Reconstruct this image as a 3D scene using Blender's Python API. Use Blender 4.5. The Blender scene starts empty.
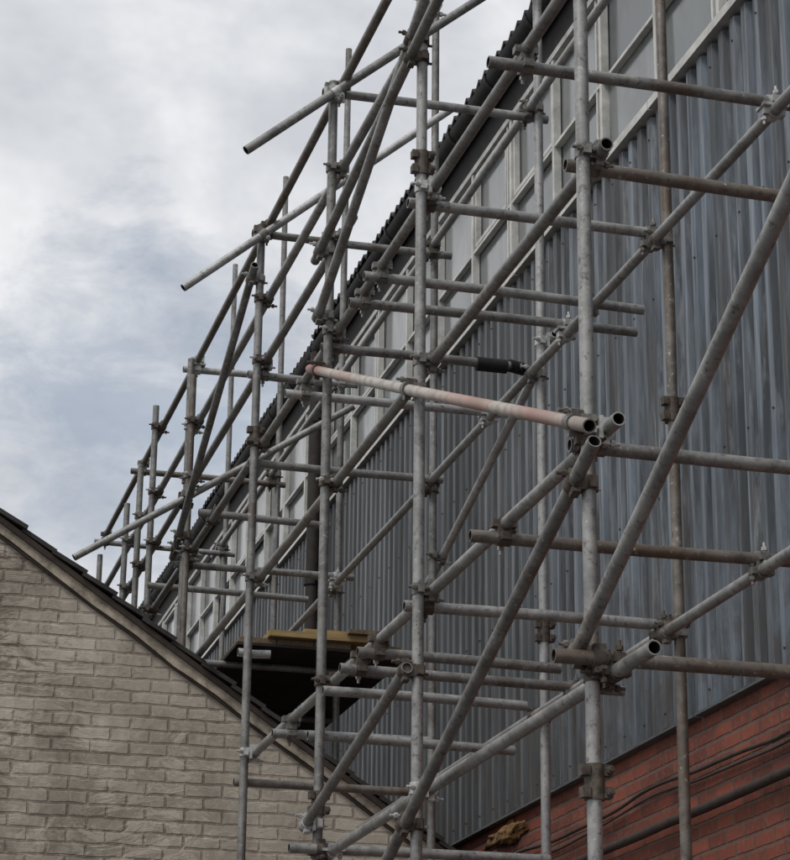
import bpy, math, random, bmesh
from mathutils import Vector, Matrix, noise
random.seed(7)
H=1.6   # eye height above the yard
scene=bpy.context.scene
scene.view_settings.view_transform='Standard'
scene.view_settings.look='None'
scene.view_settings.exposure=0

# ------------------------------------------------------------ materials
class NT:
    def __init__(s,name):
        s.m=bpy.data.materials.new(name); s.m.use_nodes=True
        s.t=s.m.node_tree; s.b=s.t.nodes['Principled BSDF']
    def n(s,typ,**kw):
        nd=s.t.nodes.new(typ)
        for k,v in kw.items():
            if k.startswith('_'): setattr(nd,k[1:],v)
            else: nd.inputs[k].default_value=v
        return nd
    def l(s,a,b): s.t.links.new(a,b)
    def pos(s,scale=(1,1,1),loc=(0,0,0)):
        g=s.n('ShaderNodeNewGeometry'); mp=s.n('ShaderNodeMapping')
        mp.inputs['Scale'].default_value=scale; mp.inputs['Location'].default_value=loc
        s.l(g.outputs['Position'],mp.inputs['Vector']); return mp.outputs['Vector']
    def noise(s,vec,scale,detail=4,rough=.6,dist=0):
        nd=s.n('ShaderNodeTexNoise'); nd.inputs['Scale'].default_value=scale
        nd.inputs['Detail'].default_value=min(detail,5); nd.inputs['Roughness'].default_value=rough
        nd.inputs['Distortion'].default_value=dist
        s.l(vec,nd.inputs['Vector']); return nd.outputs['Fac']
    def ramp(s,fac,stops):
        r=s.n('ShaderNodeValToRGB'); e=r.color_ramp.elements
        while len(e)<len(stops): e.new(.5)
        for i,(p,c) in enumerate(stops):
            e[i].position=p; e[i].color=(*c,1) if isinstance(c,tuple) else (c,c,c,1)
        s.l(fac,r.inputs['Fac']); return r.outputs['Color']
    def mix(s,fac,a,b,mode='MIX'):
        m=s.n('ShaderNodeMix',_data_type='RGBA',_blend_type=mode)
        for sock,v in ((m.inputs[0],fac),(m.inputs[6],a),(m.inputs[7],b)):
            if isinstance(v,(int,float)): sock.default_value=v
            elif isinstance(v,tuple): sock.default_value=(*v,1)
            else: s.l(v,sock)
        return m.outputs[2]
    def math(s,op,a,b=None,c=None):
        m=s.n('ShaderNodeMath',_operation=op)
        for i,v in enumerate((a,b,c)):
            if v is None: continue
            if isinstance(v,(int,float)): m.inputs[i].default_value=v
            else: s.l(v,m.inputs[i])
        return m.outputs[0]
    def clamp(s,a):
        c=s.n('ShaderNodeClamp'); s.l(a,c.inputs[0]); return c.outputs[0]
    def bump(s,h,strength=.5,dist=.01):
        b=s.n('ShaderNodeBump'); b.inputs['Strength'].default_value=strength; b.inputs['Distance'].default_value=dist
        s.l(h,b.inputs['Height']); s.l(b.outputs['Normal'],s.b.inputs['Normal'])
    def out(s,col=None,rough=None,metal=None,spec=None):
        for k,v in (('Base Color',col),('Roughness',rough),('Metallic',metal),('Specular IOR Level',spec)):
            if v is None: continue
            if isinstance(v,(int,float)): s.b.inputs[k].default_value=v
            elif isinstance(v,tuple): s.b.inputs[k].default_value=(*v,1)
            else: s.l(v,s.b.inputs[k])
        return s.m

def tube_mat(name,c1,c2,rust,amt,metal=.3):
    t=NT(name); v=t.pos()
    a=t.noise(v,6,4,.75); col=t.ramp(a,[(.36,c1),(.62,c2)])
    b=t.noise(v,2.2,4,.75); rf=t.ramp(b,[(amt,0.),(amt+.12,1.)])
    col=t.mix(t.math('MULTIPLY',rf,.75),col,rust)
    d=t.noise(v,40,3,.7); col=t.mix(t.ramp(d,[(.32,.7),(.44,0.)]),col,(.08,.066,.055))
    col=t.mix(t.ramp(d,[(.62,0.),(.72,.75)]),col,(.58,.57,.55))
    return t.out(col,t.ramp(a,[(.3,.36),(.7,.6)]),metal,.45)
TUBES=[tube_mat('galvanised_tube_a',(.20,.199,.194),(.37,.369,.362),(.17,.14,.11),.60),
       tube_mat('galvanised_tube_b',(.145,.143,.138),(.28,.278,.268),(.14,.11,.085),.55),
       tube_mat('galvanised_tube_c',(.30,.299,.297),(.47,.468,.462),(.22,.185,.15),.65),
       tube_mat('rusted_tube',(.13,.118,.105),(.24,.215,.19),(.13,.09,.062),.5)]
def red_tube():
    t=NT('red_white_painted_tube'); v=t.pos()
    sep=t.n('ShaderNodeSeparateXYZ'); t.l(v,sep.inputs[0])
    n1=t.noise(v,2.3,5,.7); n2=t.noise(v,18,5,.75)
    y=t.math('ADD',sep.outputs['Y'],t.math('MULTIPLY',n1,.7))
    fac=t.math('DIVIDE',t.math('SUBTRACT',y,6.3),4.0)
    W=(.46,.42,.38); Rr=(.34,.18,.15); Pk=(.42,.31,.27)
    col=t.ramp(fac,[(.0,(.15,.09,.07)),(.06,(.40,.36,.33)),(.14,Rr),(.24,W),(.30,Rr),(.38,Pk),(.5,W),(.6,(.42,.39,.36)),(.72,W),(.80,Pk),(.88,W),(.95,(.3,.11,.09))])
    col=t.mix(t.ramp(n2,[(.46,0.),(.60,.8)]),col,(.26,.23,.20))
    return t.out(col,.6,.05)
RED=red_tube()
def flat(name,c,rough=.7,metal=0.,var=.35,sc=12,bump=0,spec=.4):
    t=NT(name); v=t.pos(); n=t.noise(v,sc,4,.7)
    col=t.ramp(n,[(.3,tuple(x*(1-var) for x in c)),(.7,tuple(min(1,x*(1+var)) for x in c))])
    if bump: t.bump(n,bump,.006)
    return t.out(col,rough,metal,spec)
RUST=flat('rusty_coupler',(.10,.082,.068),.65,.2,.65,40)
DULL=flat('dull_zinc_coupler',(.18,.17,.155),.5,.3,.6,40)
GALV=flat('zinc_coupler',(.48,.48,.47),.4,.4,.4,30)
DARK=flat('tube_inside',(.03,.026,.023),.9)

# ------------------------------------------------------------ mesh builder
class MB:
    def __init__(s): s.v=[];s.f=[];s.m=[];s.s=[];s.mats=[]
    def mat(s,m):
        if m not in s.mats: s.mats.append(m)
        return s.mats.index(m)
    def add(s,vs,fs,m,smooth=False):
        o=len(s.v); s.v+=[tuple(x) for x in vs]; k=s.mat(m)
        for f in fs: s.f.append([o+i for i in f]); s.m.append(k); s.s.append(smooth)
    def box(s,lo,hi,m,rot=None,cen=None):
        x0,y0,z0=lo;x1,y1,z1=hi
        vs=[Vector(p) for p in ((x0,y0,z0),(x1,y0,z0),(x1,y1,z0),(x0,y1,z0),(x0,y0,z1),(x1,y0,z1),(x1,y1,z1),(x0,y1,z1))]
        if rot is not None: vs=[rot@p+cen for p in vs]
        s.add(vs,[(0,3,2,1),(4,5,6,7),(0,1,5,4),(1,2,6,5),(2,3,7,6),(3,0,4,7)],m)
    def cyl(s,p0,p1,r,m,n=12,smooth=True):
        p0=Vector(p0);p1=Vector(p1);a=(p1-p0).normalized();q=a.orthogonal().normalized();w=a.cross(q)
        vs=[]
        for p in (p0,p1):
            for i in range(n):
                t=2*math.pi*i/n; vs.append(p+(q*math.cos(t)+w*math.sin(t))*r)
        s.add(vs,[(i,(i+1)%n,n+(i+1)%n,n+i) for i in range(n)],m,smooth)
        s.add(vs,[tuple(range(n-1,-1,-1)),tuple(range(n,2*n))],m)
    def tube(s,p0,p1,m,r=.0222,n=16):
        p0=Vector(p0);p1=Vector(p1)
        a=(p1-p0).normalized();q=a.orthogonal().normalized();w=a.cross(q)
        segs=max(2,int((p1-p0).length/.6)); bow=(q*random.uniform(-1,1)+w*random.uniform(-1,1))*.005
        rings=[]
        for k in range(segs+1):
            t=k/segs; rings.append((p0.lerp(p1,t)+bow*math.sin(math.pi*t),r))
        ri=r-.0045
        rings=[(p0+a*.06,ri),(p0,ri),]+rings+[(p1,ri),(p1-a*.06,ri)]
        vs=[]
        for p,rr in rings:
            for i in range(n):
                t=2*math.pi*i/n; vs.append(p+(q*math.cos(t)+w*math.sin(t))*rr)
        R=len(rings)
        for j in range(R-1):
            mm=DARK if j in (0,R-2) else m
            s.add([vs[j*n+i] for i in range(n)]+[vs[(j+1)*n+i] for i in range(n)],[(i,(i+1)%n,n+(i+1)%n,n+i) for i in range(n)],mm,j not in (1,R-3))
        s.add(vs[:n],[tuple(range(n))],DARK); s.add(vs[-n:],[tuple(range(n))],DARK)
    def obj(s,name,parent=None):
        me=bpy.data.meshes.new(name); me.from_pydata(s.v,[],s.f)
        for m in s.mats: me.materials.append(m)
        me.polygons.foreach_set('material_index',s.m); me.polygons.foreach_set('use_smooth',s.s)
        me.update()
        o=bpy.data.objects.new(name,me); scene.collection.objects.link(o)
        if parent: o.parent=parent
        return o
def empty(name,loc=(0,0,0)):
    e=bpy.data.objects.new(name,None); scene.collection.objects.link(e); e.empty_display_size=.3; return e

YG=13.2
def roofz(x): return H+3.97-(x-1.06)*.665

# ------------------------------------------------------------ scaffold
XO,XI=2.24,3.29
scaf=empty('scaffolding')
T={'standard':[], 'ledger':[], 'transom':[], 'brace':[]}
def pick(w=(5,5,4,3)): return random.choices(TUBES,w)[0]
def put(kind,p0,p1,m=None):
    p0=(p0[0],p0[1],p0[2]+H);p1=(p1[0],p1[1],p1[2]+H)
    T[kind].append((Vector(p0),Vector(p1),m or pick()))
for y,top,m in ((6.21,8.2,0),(8.13,7.6,0),(9.75,5.26,1),(11.45,5.22,1),(13.65,5.25,1),(13.54,5.1,3),(15.07,5.42,1),(15.67,5.18,1),(16.29,5.07,1),(17.72,5.07,1)):
    b=-H if y<13 else roofz(XO)-H+.03
    put('standard',(XO,y,b),(XO,y,top),TUBES[m])
for y,top,m in ((6.21,7.9,0),(8.13,8.1,3),(9.77,8.0,2),(11.65,7.9,1),(13.87,7.75,1),(15.9,7.7,1),(17.93,7.8,1)):
    b=-H if y<13 else roofz(XI)-H+.03
    put('standard',(XI,y,b),(XI,y,top),TUBES[m])
lo=2.29
for z,y0,y1 in ((1.535,5.84,11.7),(2.29,6.08,11.62),(3.22,6.13,18.2),(3.965,5.95,18.3),(4.44,9.5,18.1),(4.80,7.9,18.2),(5.27,7.7,18.0)):
    put('ledger',(lo,y0,z),(lo,y1,z+random.uniform(-.01,.01)))
li=3.24
for z,y0,y1 in ((2.20,5.3,13.0),(3.86,5.5,18.2),(5.27,7.3,18.2)):
    put('ledger',(li,y0,z),(li,y1,z))
tr=[(6.93,3.90,2.15,3.5),(6.27,3.20,2.2,3.4),(8.19,3.92,2.2,3.33),(9.81,5.23,2.2,3.35),(11.51,5.21,2.2,3.35),
    (8.95,3.91,2.21,3.5),(9.26,3.91,2.22,3.58),(9.81,3.90,2.22,3.2),(10.45,3.89,2.19,3.45),(11.51,3.87,2.22,3.3),
    (11.50,4.37,2.2,2.62),(12.9,4.0,2.2,3.0),(14.8,4.05,2.2,3.3),(13.71,5.2,2.2,3.35),(13.71,3.9,2.2,3.35),
    (6.27,2.26,2.2,3.4),(7.22,2.24,2.17,3.4),(8.19,2.24,2.2,3.33),(6.15,1.57,2.10,3.4),(8.92,2.23,2.2,3.08),
    (9.22,2.23,2.2,3.47),(9.53,2.20,2.2,3.12),(9.81,2.06,2.2,3.16),(10.58,2.22,2.2,2.98),(11.51,2.15,2.2,3.12),(9.68,1.54,2.1,3.28),
    (15.9,5.2,2.2,3.35),(17.8,5.2,2.2,3.35)]
for y,z,x0,x1 in tr:
    put('transom',(x0,y,z),(x1,y+random.uniform(-.02,.02),z+random.uniform(-.012,.012)))
put('transom',(2.2,11.51,2.83),(2.37,11.51,2.83),TUBES[2])
put('transom',(2.2,13.71,3.285),(3.55,13.71,3.285)); put('transom',(2.2,15.13,3.285),(3.55,15.13,3.285))
for y,z in ((9.70,4.81),(11.40,4.79)):
    put('brace',(1.81,y,z),(3.34,y,z+1.31))
put('brace',(1.56,13.60,3.86),(3.3,13.60,5.02))
xb=2.19
for y0,z0,y1,z1,m in ((3.6,2.87,6.22,1.59,TUBES[0]),(6.02,2.19,9.6,.85,TUBES[1]),(6.06,2.25,9.90,3.82,RED),
                    (7.4,4.90,9.78,4.02,TUBES[0]),(7.5,4.62,9.85,4.35,TUBES[1]),(8.1,1.98,9.8,1.65,TUBES[1]),
                    (11.35,4.95,13.75,3.95,TUBES[1])):
    put('brace',(xb,y0,z0),(xb,y1,z1),m)
put('brace',(3.34,9.7,4.05),(3.34,12.05,3.36),TUBES[2])
for k,lst in T.items():
    mb=MB()
    for a,b,m in lst: mb.tube(a,b,m)
    mb.obj(k+'s',scaf)

def closest(a,b,c,d):
    u=b-a;v=d-c;w=a-c
    A=u.dot(u);B=u.dot(v);C=v.dot(v);D=u.dot(w);E=v.dot(w);den=A*C-B*B
    if abs(den)<1e-6: return None
    s=(B*E-C*D)/den; t=(A*E-B*D)/den
    if s<0 or s>1 or t<0 or t>1: return None
    return a+u*s,c+v*t
cp=MB(); ncp=0
def band(pc,ax,n,m,r=.0285):
    L=.022
    cp.cyl(pc-ax*L,pc+ax*L,r,m,14)
    t=ax.cross(n).normalized()
    rot=Matrix((t,ax,n)).transposed()
    for sg in (1,-1):
        cp.box((sg*.032-.011,-.018,-.013),(sg*.032+.011,.018,.013),m,rot,pc)
    c=pc+t*.035
    bm_=GALV if random.random()<.3 else m
    cp.cyl(c-n*.034,c+n*.050,.006,bm_,8)
    cp.cyl(c+n*.02,c+n*.033,.0115,bm_,6,smooth=False)
    cp.cyl(c-n*.027,c-n*.018,.010,bm_,6,smooth=False)
def coupler(pa,pb,a,b,m):
    n=(pb-pa)
    if n.length<.012: n=a.cross(b)
    n.normalize(); mid=(pa+pb)/2; t=a.cross(n).normalized()
    band(pa,a,-n,m); band(pb,b,n,m)
    rot=Matrix((t,a,n)).transposed()
    cp.box((-.024,-.024,-.014),(.024,.024,.014),m,rot,mid)
    if m is GALV:
        cp.box((-.05,-.036,-.006),(.05,.036,.006),m,rot,mid)
allp=[(k,)+x for k,l in T.items() for x in l]
for i in range(len(allp)):
    for j in range(i+1,len(allp)):
        k1,a,b,_=allp[i];k2,c,d,_=allp[j]
        if k1==k2 or (k1,k2) in (('ledger','brace'),('transom','brace')): continue
        r=closest(a,b,c,d)
        if not r: continue
        if (r[0]-r[1]).length>.085: continue
        if k1=='standard' and k2=='transom' and random.random()<.5: continue
        pa,pb=r; ua=(b-a).normalized(); ub=(d-c).normalized()
        coupler(pa,pb,ua,ub,random.choices((RUST,DULL,GALV),(5,6,2.4))[0]); ncp+=1
cp.obj('couplers',scaf)
sl=MB()
for x,y,z in ((XO,6.21,1.22),(XO,8.13,4.07),(XO,11.45,4.0),(XI,8.13,3.12),(XO,9.75,1.75),(XI,9.77,2.6),(XO,13.65,4.3)):
    p=Vector((x,y,z+H)); m=RUST
    sl.cyl(p-Vector((0,0,.052)),p+Vector((0,0,.052)),.0305,m,14)
    for dz in (-.032,.032):
        for sx,sy in ((.034,-.012),(-.034,-.012)):
            c=p+Vector((sx,sy,dz)); sl.box((-.012,-.018,-.016),(.012,.018,.016),m,Matrix.Identity(3),c)
        c=p+Vector((.036,-.02,dz)); sl.cyl(c-Vector((0,.03,0)),c+Vector((0,.04,0)),.007,m,8); sl.cyl(c-Vector((0,.022,0)),c-Vector((0,.01,0)),.013,m,6,smooth=False)
sl.obj('sleeve_couplers',scaf)
bp=MB(); SOLE=flat('sole_board',(.25,.18,.1))
for x in (XO,XI):
    for y in (6.21,8.13,9.76,11.45 if x==XO else 11.65):
        bp.box((x-.075,y-.075,0.03),(x+.075,y+.075,.038),GALV)
        bp.box((x-.12,y-.25,0.004),(x+.12,y+.25,.029),SOLE)
bp.obj('base_plates',scaf)
wood=NT('weathered_board'); v=wood.pos((14,1.2,14)); n=wood.noise(v,3,5,.7,.4)
WOOD=wood.out(wood.ramp(n,[(.3,(.12,.09,.055)),(.7,(.26,.195,.12))]),.85)
wood=NT('new_board'); v=wood.pos((1.2,14,14)); n=wood.noise(v,3,5,.7,.4)
WOODN=wood.out(wood.ramp(n,[(.3,(.30,.20,.08)),(.7,(.54,.40,.19))]),.8)
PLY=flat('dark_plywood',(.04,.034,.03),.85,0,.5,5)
bd=MB()
z0=H+3.312
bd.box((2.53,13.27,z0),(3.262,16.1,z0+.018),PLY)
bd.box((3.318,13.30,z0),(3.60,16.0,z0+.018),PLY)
x=2.55
for i in range(3):
    w=.225; oy=random.uniform(-.04,.04)
    bd.box((x,13.30+oy,z0+.021),(x+w,16.2+oy,z0+.058),WOOD); x+=w+.006
bd.box((3.33,13.28,z0+.021),(3.555,16.1,z0+.058),WOOD)
bd.box((2.72,13.24,z0+.061),(3.46,13.45,z0+.098),WOODN)
bd.box((2.95,13.30,z0+.101),(3.40,13.5,z0+.135),WOODN)
bd.box((3.20,13.19,z0+.1005),(3.47,13.285,z0+.125),WOOD)
bd.obj('scaffold_boards',scaf)
fo=MB(); BLK=flat('black_foam',(.012,.012,.013),.8)
fo.cyl((2.98,9.81,H+3.90),(3.13,9.81,H+3.90),.034,BLK,16)
fo.cyl((3.14,9.80,H+3.905),(3.22,9.82,H+3.90),.031,BLK,16)
fo.obj('foam_sleeve',scaf)

# ------------------------------------------------------------ factory
fac=empty('factory_building')
XB=4.4; Y0,Y1=1.0,46.0
ZB=H+2.46; ZS=H+5.98; ZE=H+7.42
t=NT('profiled_steel_cladding'); v=t.pos()
sep=t.n('ShaderNodeSeparateXYZ'); t.l(v,sep.inputs[0])
cell=t.math('FLOOR',t.math('DIVIDE',sep.outputs['Y'],.9))
wn=t.n('ShaderNodeTexWhiteNoise',_noise_dimensions='1D'); t.l(cell,wn.inputs['W'])
rib=t.math('FLOOR',t.math('DIVIDE',sep.outputs['Y'],.15)); wn2=t.n('ShaderNodeTexWhiteNoise',_noise_dimensions='1D'); t.l(rib,wn2.inputs['W'])
col=t.mix(wn.outputs['Value'],(.115,.152,.195),(.19,.23,.275))
col=t.mix(t.math('MULTIPLY',wn2.outputs['Value'],.5),col,(.29,.325,.365))
st=t.noise(t.pos((1,9,.35)),1.5,5,.7,.3)
col=t.mix(t.ramp(st,[(.41,0.),(.58,.85)]),col,(.052,.058,.066))
st2=t.noise(t.pos((1,14,.8),(3,5,1)),1.3,5,.7)
col=t.mix(t.ramp(st2,[(.55,0.),(.68,.6)]),col,(.40,.42,.44))
st4=t.noise(t.pos((1,22,.6),(1,7,6)),1.2,5,.75)
col=t.mix(t.ramp(st4,[(.54,0.),(.64,.7)]),col,(.09,.075,.062))
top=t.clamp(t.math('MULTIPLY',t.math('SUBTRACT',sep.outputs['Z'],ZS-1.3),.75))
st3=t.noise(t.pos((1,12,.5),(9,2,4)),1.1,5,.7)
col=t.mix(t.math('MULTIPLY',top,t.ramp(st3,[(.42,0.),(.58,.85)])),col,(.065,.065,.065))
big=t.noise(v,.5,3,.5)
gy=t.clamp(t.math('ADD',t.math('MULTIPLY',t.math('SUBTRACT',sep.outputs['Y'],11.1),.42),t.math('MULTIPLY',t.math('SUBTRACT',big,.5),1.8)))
col=t.mix(t.math('MULTIPLY',gy,.77),col,(.05,.052,.053))  # far-end shade, with some grime, painted into the cladding colour; deepens along Y
rs=t.noise(t.pos((1,6,1.2)),2.5,5,.75); low=t.clamp(t.math('SUBTRACT',1,t.math('MULTIPLY',t.math('SUBTRACT',sep.outputs['Z'],ZB),.8)))
col=t.mix(t.math('MULTIPLY',low,t.ramp(rs,[(.44,0.),(.6,.85)])),col,(.08,.068,.058))
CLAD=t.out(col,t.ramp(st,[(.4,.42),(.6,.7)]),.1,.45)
cm=MB(); prof=[(0,0),(.045,0),(.062,.040),(.126,.040),(.144,0)]
pts=[];y=Y0
while y<Y1:
    for dy,dx in prof: pts.append((y+dy,dx))
    y+=.15
vs=[];nz=[ZB,H+4.25,ZS-.02]
for yy,dx in pts:
    wob=.006*noise.noise(Vector((yy*.8,0,0)))
    for z in nz: vs.append((XB-dx+wob,yy,z+ (0.004*math.sin(yy*7) if z==ZB else 0)))
K=len(nz); fs=[]
for i in range(len(pts)-1):
    for k in range(K-1): fs.append((i*K+k,i*K+k+1,(i+1)*K+k+1,(i+1)*K+k))
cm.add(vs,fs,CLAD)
SCR=flat('screw_head',(.10,.09,.085),.6,.3)
yy=Y0+.094
while yy<22:
    for z in (ZB+.08,ZB+1.25,ZB+2.4,ZS-.15):
        cm.cyl((XB-.038,yy-.002,z),(XB-.047,yy-.002,z),.006,SCR,6,smooth=False)
    yy+=.3
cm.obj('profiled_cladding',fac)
FL=flat('flashing',(.12,.125,.13),.6,.1,.3,5)
fm=MB(); yy=Y0
while yy<Y1:
    fm.box((XB-.050,yy,ZB-.018),(XB+.03,yy+2.38,ZB-.005),FL); yy+=2.4
fm.obj('drip_flashing',fac)

def brickmat(name,c1,c2,mort,axis,ms=.011,wob_=.012):
    t=NT(name); g=t.n('ShaderNodeNewGeometry'); sp=t.n('ShaderNodeSeparateXYZ'); t.l(g.outputs['Position'],sp.inputs[0])
    cb=t.n('ShaderNodeCombineXYZ'); t.l(sp.outputs[axis],cb.inputs[0]); t.l(sp.outputs['Z'],cb.inputs[1])
    wob=t.n('ShaderNodeTexNoise'); wob.inputs['Scale'].default_value=7; t.l(g.outputs['Position'],wob.inputs['Vector'])
    ad=t.n('ShaderNodeVectorMath',_operation='MULTIPLY_ADD'); t.l(wob.outputs['Color'],ad.inputs[0]); ad.inputs[1].default_value=(wob_,wob_,0); t.l(cb.outputs[0],ad.inputs[2])
    b=t.n('ShaderNodeTexBrick'); t.l(ad.outputs[0],b.inputs['Vector'])
    b.inputs['Scale'].default_value=1; b.inputs['Brick Width'].default_value=.225; b.inputs['Row Height'].default_value=.075
    b.inputs['Mortar Size'].default_value=ms; b.inputs['Mortar Smooth'].default_value=.5; b.inputs['Bias'].default_value=0
    b.inputs['Color1'].default_value=(*c1,1); b.inputs['Color2'].default_value=(*c2,1); b.inputs['Mortar'].default_value=(*mort,1)
    return t,b,g.outputs['Position'],sp
t,b,P,sp=brickmat('red_brick',(.31,.095,.062),(.18,.06,.045),(.17,.115,.095),'Y')
n=t.noise(P,1.6,5,.7); n2=t.noise(P,25,5,.75)
col=t.mix(t.ramp(n,[(.45,0.),(.72,.75)]),b.outputs['Color'],(.085,.047,.04))
col=t.mix(t.ramp(n2,[(.5,0.),(.75,.6)]),col,(.38,.17,.12))
hh=t.math('ADD',t.math('MULTIPLY',t.math('SUBTRACT',1,b.outputs['Fac']),1.),t.math('MULTIPLY',n2,.5)); t.bump(hh,.8,.01)
REDB=t.out(col,.85,0,.3)
bm=MB()
bm.add([(XB,Y0,0),(XB,Y1,0),(XB,Y1,ZB+.02),(XB,Y0,ZB+.02)],[(0,1,2,3)],REDB)
bm.add([(XB,Y0,0),(XB+18,Y0,0),(XB+18,Y0,ZE+.1),(XB+9,Y0,ZE+2.6),(XB,Y0,ZE+.1)],[(0,1,2,3,4)],REDB)
bm.add([(XB,Y1,0),(XB+18,Y1,0),(XB+18,Y1,ZE+.1),(XB+9,Y1,ZE+2.6),(XB,Y1,ZE+.1)],[(4,3,2,1,0)],REDB)
bm.add([(XB+18,Y0,0),(XB+18,Y1,0),(XB+18,Y1,ZE+.1),(XB+18,Y0,ZE+.1)],[(0,1,2,3)],REDB)
bm.obj('brick_walls',fac)
FR=flat('cream_window_frame',(.54,.535,.51),.55,0,.3,6)
t=NT('dusty_glass'); v=t.pos(); sep=t.n('ShaderNodeSeparateXYZ'); t.l(v,sep.inputs[0])
PW=.9
c1=t.math('FLOOR',t.math('DIVIDE',t.math('SUBTRACT',sep.outputs['Y'],Y0),PW)); c2=t.math('GREATER_THAN',sep.outputs['Z'],ZS+.62)
cb=t.n('ShaderNodeCombineXYZ'); t.l(c1,cb.inputs[0]); t.l(c2,cb.inputs[1])
wn=t.n('ShaderNodeTexWhiteNoise',_noise_dimensions='3D'); t.l(cb.outputs[0],wn.inputs['Vector'])
n=t.noise(t.pos((1,1,.4)),2.5,5,.7,.5)
col=t.ramp(wn.outputs['Value'],[(0,(.07,.085,.09)),(.3,(.18,.195,.195)),(.6,(.24,.255,.255)),(.8,(.06,.09,.085)),(1,(.30,.31,.31))])
col=t.mix(t.ramp(n,[(.4,0.),(.75,.8)]),col,(.11,.115,.115))
GL=t.out(col,t.ramp(n,[(.35,.04),(.7,.25)]),0,.7)
wm=MB(); gm=MB()
zs,zm,zt=ZS+.07,ZS+.62,ZE-.20
yy=Y0
while yy<Y1:
    for za,zb_ in ((zs,zm),(zm,zt+.05)):
        j=[random.uniform(-.004,.004) for _ in range(3)]
        gm.add([(XB+.03+j[0],yy,za),(XB+.03+j[1],yy+PW,za),(XB+.03+j[1]+j[2],yy+PW,zb_),(XB+.03+j[0]+j[2],yy,zb_)],[(0,1,2,3)],GL)
    yy+=PW
i=0;yy=Y0
while yy<Y1:
    w=.04; d=.025
    wm.box((XB-d,yy-w/2,zs),(XB+.024,yy+w/2,zt),FR)
    if i%2==0: wm.box((XB-.018,yy+.075,zs),(XB+.024,yy+.10,zt),FR)
    if (i*7)%5 in (1,3):
        a,bb=yy+(.13 if i%2==0 else .04),yy+PW-.04
        for q0,q1 in ((zm+.03,zm+.06),(zt-.05,zt-.02)): wm.box((XB-.014,a,q0),(XB+.023,bb,q1),FR)
        for q0,q1 in ((a,a+.025),(bb-.025,bb)): wm.box((XB-.014,q0,zm+.063),(XB+.023,q1,zt-.053),FR)
    yy+=PW;i+=1
wm.box((XB-.02,Y0,zm-.012),(XB+.022,Y1,zm+.012),FR)
wm.box((XB-.030,Y0,zt+.002),(XB+.022,Y1,zt+.045),FR)
yy=Y0
while yy<Y1:
    wm.box((XB-.075,yy,ZS+.002),(XB+.03,yy+2.47,ZS+.055),FR); yy+=2.48
wm.obj('window_frames',fac); gm.obj('window_glass',fac)
RF=flat('dark_roof_sheet',(.035,.033,.031),.85,0,.5,4)
GUT=flat('dark_gutter',(.022,.020,.019),.75,0,.5,8)
em=MB()
em.box((XB-.03,Y0,ZE-.15),(XB+.06,Y1,ZE+.17),GUT)
n=8; yy=Y0
gx=XB-.115; r=.085; zc=ZE+.12
sec=[(gx+r*math.cos(a),zc+r*math.sin(a)) for a in [math.pi+math.pi*k/n for k in range(n+1)]]
vs=[(x,Y0,z) for x,z in sec]+[(x,Y1,z) for x,z in sec]
em.add(vs,[(k,k+1,n+2+k,n+1+k) for k in range(n)],GUT,True)
while yy<Y1:
    sec2=[(gx+(r+.008)*math.cos(a),zc+(r+.008)*math.sin(a)) for a in [math.pi+math.pi*k/n for k in range(n+1)]]
    vs=[(x,yy,z) for x,z in sec2]+[(x,yy+.05,z) for x,z in sec2]
    em.add(vs,[(k,k+1,n+2+k,n+1+k) for k in range(n)]+[tuple(range(n+1))],GUT,True); yy+=.9
em.obj('eaves_gutter',fac)
rm=MB(); vs=[];ny=int((Y1-Y0)/.0365)
for i in range(ny+1):
    yy=Y0+i*.0365; c=.027*math.sin(2*math.pi*i/4.)
    sheet=int(yy/.95); off=((sheet*7919)%13)/13*.05+.012*noise.noise(Vector((yy*3,1,0)))
    x0=XB-.16-off*.8
    vs.append((x0,yy,ZE+.215+c)); vs.append((XB+9,yy,ZE+.215+c+2.5))
rm.add(vs,[(2*i,2*i+1,2*i+3,2*i+2) for i in range(ny)],RF,False)
rm.add([(XB+9,Y0,ZE+2.7),(XB+18.2,Y0,ZE+.2),(XB+18.2,Y1,ZE+.2),(XB+9,Y1,ZE+2.7)],[(0,1,2,3)],RF)
o=rm.obj('corrugated_roof',fac)
sm=o.modifiers.new('thick','SOLIDIFY'); sm.thickness=.02; sm.offset=-1
dp=MB(); DP=flat('downpipe_iron',(.026,.02,.017),.7,.1,.5,8)
for yd in (18.95,38):
    dp.cyl((XB-.14,yd,0),(XB-.14,yd,ZE+.05),.065,DP,16)
    for z in (1.5,3.3,5.1,6.9,8.4):
        dp.cyl((XB-.14,yd,z),(XB-.14,yd,z+.09),.078,DP,16); dp.box((XB-.14,yd-.1,z+.02),(XB-.05,yd+.1,z+.06),DP)
dp.obj('downpipe',fac)
def curve(name,pts,r,m,par):
    cu=bpy.data.curves.new(name,'CURVE'); cu.dimensions='3D'; cu.bevel_depth=r; cu.bevel_resolution=3
    s=cu.splines.new('NURBS'); s.points.add(len(pts)-1)
    for i,p in enumerate(pts): s.points[i].co=(*p,1)
    s.use_endpoint_u=True; s.order_u=3; cu.materials.append(m)
    o=bpy.data.objects.new(name,cu); scene.collection.objects.link(o); o.parent=par
CAB=flat('cable_sheath',(.05,.035,.03),.75,0,.4)
for nm,z,r,am in (('service_cable',H+2.17,.010,.03),('service_cable_2',H+2.12,.007,.03),('service_pipe',H+1.97,.024,.008)):
    pts=[];y=4
    while y<20:
        pts.append((XB-.03-r,y,z+am*(noise.noise(Vector((y*1.3,z*5,0)))*2))); y+=.35
    curve(nm,pts,r,CAB,fac)
FO=flat('aged_foam',(.27,.15,.06),.9,0,.7,14,.8)
fmb=MB()
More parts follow.
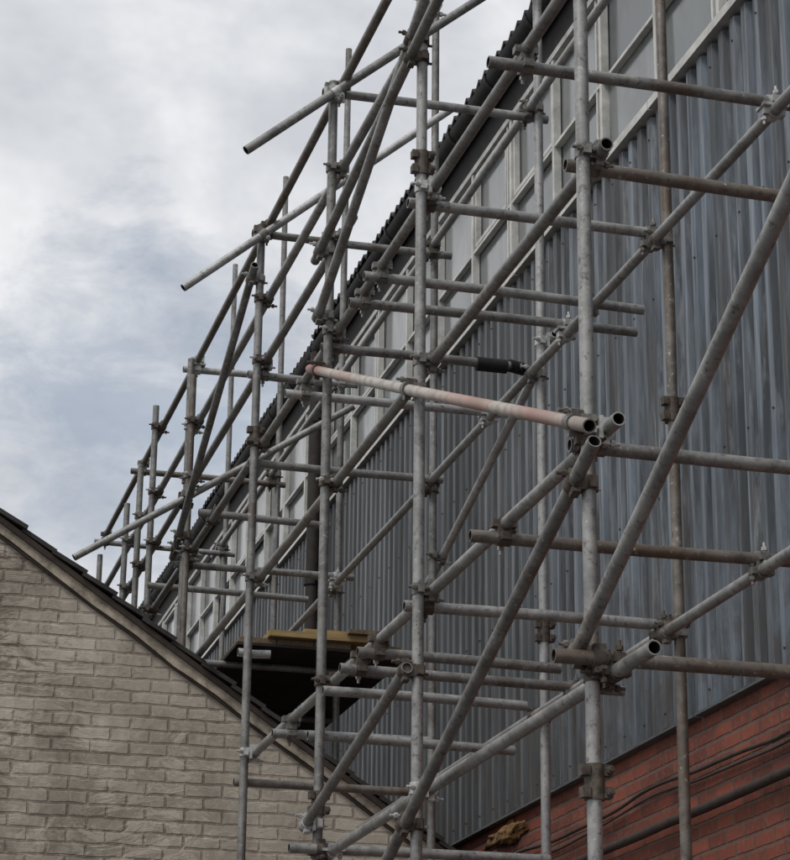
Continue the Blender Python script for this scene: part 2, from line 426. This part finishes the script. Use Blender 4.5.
b_=bmesh.new(); bmesh.ops.create_icosphere(b_,subdivisions=4,radius=1)
for vv in b_.verts:
    p=vv.co.copy(); k=.8+.6*noise.fractal(p*1.8,.8,2.2,3)
    vv.co=Vector((XB-.01+p.x*k*.04,13.80+p.y*k*.42,H+2.35+p.z*k*.07))
fmb.add([tuple(v_.co) for v_ in b_.verts],[tuple(q.index for q in f_.verts) for f_ in b_.faces],FO,True); b_.free()
fmb.obj('expanding_foam',fac)

# ------------------------------------------------------------ painted brick house
hs=empty('painted_brick_house')
t,b,P,sp=brickmat('cream_painted_brick',(.60,.545,.46),(.52,.465,.39),(.54,.485,.405),'X',ms=.011,wob_=.024)
n=t.noise(P,.8,5,.75,.6); n2=t.noise(P,13,5,.8); n3=t.noise(t.pos((1,1,2.4)),2.0,5,.85,1.2); n4=t.noise(P,38,4,.7)
col=b.outputs['Color']
# weathering is heaviest away from the sheltered verge side, fading under the roof slope
wx=t.clamp(t.math('MULTIPLY_ADD',sp.outputs['X'],-.42,1.35))
peel=t.math('MULTIPLY',t.math('MULTIPLY',t.ramp(n,[(.36,.2),(.54,1.)]),t.ramp(n3,[(.43,0.),(.53,1.)])),t.math('MULTIPLY_ADD',wx,.8,.2))
brn=t.ramp(n2,[(.36,(.11,.085,.065)),(.5,(.22,.175,.14)),(.64,(.48,.43,.36))])
col=t.mix(t.math('MULTIPLY',peel,.9),col,brn)
jn=t.noise(P,4,5,.85)
jd=t.math('MULTIPLY',b.outputs['Fac'],t.math('ADD',t.math('MULTIPLY',peel,.55),t.math('MULTIPLY',t.ramp(jn,[(.44,.03),(.58,1.)]),.4)))
col=t.mix(jd,col,(.12,.09,.07))
col=t.mix(t.ramp(n2,[(.57,0.),(.66,.5)]),col,(.20,.16,.125))
col=t.mix(t.ramp(n4,[(.60,0.),(.68,.5)]),col,(.68,.63,.55))
soot=t.noise(t.pos((1.6,1,.5),(5,0,2)),1.2,5,.7)
col=t.mix(t.math('MULTIPLY',t.ramp(soot,[(.46,0.),(.64,.6)]),t.math('MULTIPLY_ADD',wx,.7,.3)),col,(.15,.13,.105))
hh=t.math('ADD',t.math('MULTIPLY',t.math('SUBTRACT',1,b.outputs['Fac']),.7),t.math('ADD',t.math('MULTIPLY',n2,.9),t.math('MULTIPLY',peel,-.4))); t.bump(hh,.7,.009)
PAINT=t.out(col,.8,0,.3)
XR=3.80; XL=-6.9; XM=-1.55
def rz(x): return roofz(x) if x>=XM else roofz(2*XM-x)
hb=MB()
dz=.06
hb.add([(XL,YG,0),(XR,YG,0),(XR,YG,rz(XR)-dz),(XM,YG,rz(XM)-dz),(XL,YG,rz(XL)-dz)],[(0,1,2,3,4)],PAINT)
hb.add([(XL,YG+14,0),(XR,YG+14,0),(XR,YG+14,rz(XR)-dz),(XM,YG+14,rz(XM)-dz),(XL,YG+14,rz(XL)-dz)],[(4,3,2,1,0)],PAINT)
hb.add([(XR,YG,0),(XR,YG+14,0),(XR,YG+14,rz(XR)-dz),(XR,YG,rz(XR)-dz)],[(0,1,2,3)],REDB)
hb.add([(XL,YG,0),(XL,YG+14,0),(XL,YG+14,rz(XL)-dz),(XL,YG,rz(XL)-dz)],[(3,2,1,0)],REDB)
hb.obj('gable_walls',hs)
SL=flat('roof_slate',(.04,.036,.034),.75,0,.45,9)
BG=flat('cream_verge_render',(.37,.32,.255),.8,0,.6,9,.6)
BD=flat('dark_undercloak',(.045,.034,.027),.85,0,.4,9)
rv=MB()
ang=math.atan(.665)
for side in (1,-1):
    e=XR+.14 if side==1 else XL-.14
    L=abs(e-XM)/math.cos(ang)
    dirv=Vector((side*math.cos(ang),0,-math.sin(ang))); up=Vector((side*math.sin(ang),0,math.cos(ang)))
    O=Vector((XM,0,rz(XM)))
    def slab(s0,s1,y0,y1,u0,u1,m,tilt=0,w0=0,w1=0):
        vs=[]
        for (s_,u_) in ((s0,u0+w0),(s1,u0+tilt+w1),(s1,u1+tilt),(s0,u1)):
            for y_ in (y0,y1):
                q=O+dirv*s_+up*u_; vs.append((q.x,y_,q.z))
        rv.add(vs,[(0,1,3,2),(2,3,5,4),(4,5,7,6),(6,7,1,0),(0,2,4,6),(1,7,5,3)],m)
    slab(0,L,YG-.012,YG+14,-.05,-.012,BD)
    s=0
    while s<L:
        jy=random.uniform(-.014,.010)
        slab(s,min(s+.235,L),YG-.06+jy,YG+14.05,-.010,.015,SL,.013+random.uniform(0,.010)); s+=.22
    s=0; wa=0
    while s<L:
        wb=random.uniform(-.010,.010)
        slab(s,min(s+.3,L),YG-.030,YG-.013,-.098,-.014,BG,0,wa,wb)
        slab(s,min(s+.3,L),YG-.020,YG-.002,-.114,-.085,BD,0,wa*.5,wb*.5)
        wa=wb; s+=.3
    slab(0,L,YG-.052,YG-.034,-.046,-.014,BD)
rv.obj('slate_roof',hs)

# ------------------------------------------------------------ ground
t=NT('yard_asphalt'); v=t.pos(); n=t.noise(v,.4,4,.6); n2=t.noise(v,60,3,.8)
col=t.mix(t.ramp(n2,[(.4,0.),(.7,.6)]),t.ramp(n,[(.3,(.045,.045,.045)),(.7,(.08,.077,.072))]),(.13,.13,.125))
ASP=t.out(col,.9)
g=MB(); g.add([(-600,-600,0),(600,-600,0),(600,900,0),(-600,900,0)],[(0,1,2,3)],ASP); g.obj('ground')

# ------------------------------------------------------------ world
w=bpy.data.worlds.new('World'); scene.world=w; w.use_nodes=True
nt=w.node_tree; N=nt.nodes; L=nt.links; bg=N['Background']
sky=N.new('ShaderNodeTexSky'); sky.sky_type='NISHITA'; sky.sun_disc=False
sun_el=math.radians(52); az=math.radians(238)
sky.sun_elevation=sun_el; sky.sun_rotation=az; sky.air_density=1.2; sky.dust_density=2
tc=N.new('ShaderNodeTexCoord')
def wnoise(scale,det,rough,dist,sc=(1,1,1),loc=(0,0,0)):
    mp=N.new('ShaderNodeMapping'); mp.inputs['Scale'].default_value=sc; mp.inputs['Location'].default_value=loc; L.new(tc.outputs['Generated'],mp.inputs[0])
    q=N.new('ShaderNodeTexNoise'); q.inputs['Scale'].default_value=scale; q.inputs['Detail'].default_value=det; q.inputs['Roughness'].default_value=rough; q.inputs['Distortion'].default_value=dist
    L.new(mp.outputs[0],q.inputs['Vector']); return q.outputs['Fac']
def wr(f,stops):
    r=N.new('ShaderNodeValToRGB'); e=r.color_ramp.elements
    while len(e)<len(stops): e.new(.5)
    for i,(p,c) in enumerate(stops): e[i].position=p; e[i].color=(*c,1)
    L.new(f,r.inputs[0]); return r.outputs[0]
def wm_(op,a,b):
    m=N.new('ShaderNodeMath'); m.operation=op
    for i,v in enumerate((a,b)):
        if isinstance(v,(int,float)): m.inputs[i].default_value=v
        else: L.new(v,m.inputs[i])
    return m.outputs[0]
c=wnoise(6.5,5,.6,.15,(1,1,1.5),(2.3,.4,1.1))
cloud=wr(c,[(.34,(.50,.515,.55)),(.44,(.58,.595,.625)),(.52,(.67,.68,.70)),(.62,(.78,.785,.795))])
mul=N.new('ShaderNodeVectorMath'); mul.operation='SCALE'; L.new(cloud,mul.inputs[0]); mul.inputs['Scale'].default_value=12.2
# thin blue break in the cloud low over the house
dot=N.new('ShaderNodeVectorMath'); dot.operation='DOT_PRODUCT'; L.new(tc.outputs['Generated'],dot.inputs[0]); dot.inputs[1].default_value=(.130,.931,.341)
n5=wnoise(20,5,.65,.3,(1,1,2))
gap=wm_('ADD',dot.outputs['Value'],wm_('MULTIPLY',wm_('SUBTRACT',n5,.5),.009))
gf=wr(gap,[(.9970,(0,0,0)),(1.0,(.52,.52,.52))])
mx=N.new('ShaderNodeMix'); mx.data_type='RGBA'; L.new(gf,mx.inputs[0]); L.new(mul.outputs[0],mx.inputs[6]); L.new(sky.outputs[0],mx.inputs[7])
L.new(mx.outputs[2],bg.inputs['Color']); bg.inputs['Strength'].default_value=.1
sd=bpy.data.lights.new('sun','SUN'); sd.energy=1.5; sd.angle=math.radians(16); sd.color=(1,.97,.92)
so=bpy.data.objects.new('sun',sd); scene.collection.objects.link(so)
d=Vector((math.sin(az)*math.cos(sun_el),math.cos(az)*math.cos(sun_el),math.sin(sun_el)))
so.rotation_euler=d.to_track_quat('Z','Y').to_euler(); so.location=(-10,-10,30)

# ------------------------------------------------------------ camera
cd=bpy.data.cameras.new('camera'); co=bpy.data.objects.new('camera',cd); scene.collection.objects.link(co)
pi_,ya,ro=[math.radians(a) for a in (19.164,14.752,0.647)]
fw=Vector((math.sin(ya)*math.cos(pi_),math.cos(ya)*math.cos(pi_),math.sin(pi_)))
r0=Vector((math.cos(ya),-math.sin(ya),0)); u0=r0.cross(fw)
rr=r0*math.cos(ro)+u0*math.sin(ro); uu=-r0*math.sin(ro)+u0*math.cos(ro)
M=Matrix((rr,uu,-fw)).transposed().to_4x4(); M.translation=Vector((0,0,H)); co.matrix_world=M
cd.sensor_fit='HORIZONTAL'; cd.sensor_width=36; cd.lens=2300.3/790*36; cd.clip_end=2000
scene.camera=co
print('couplers',ncp)
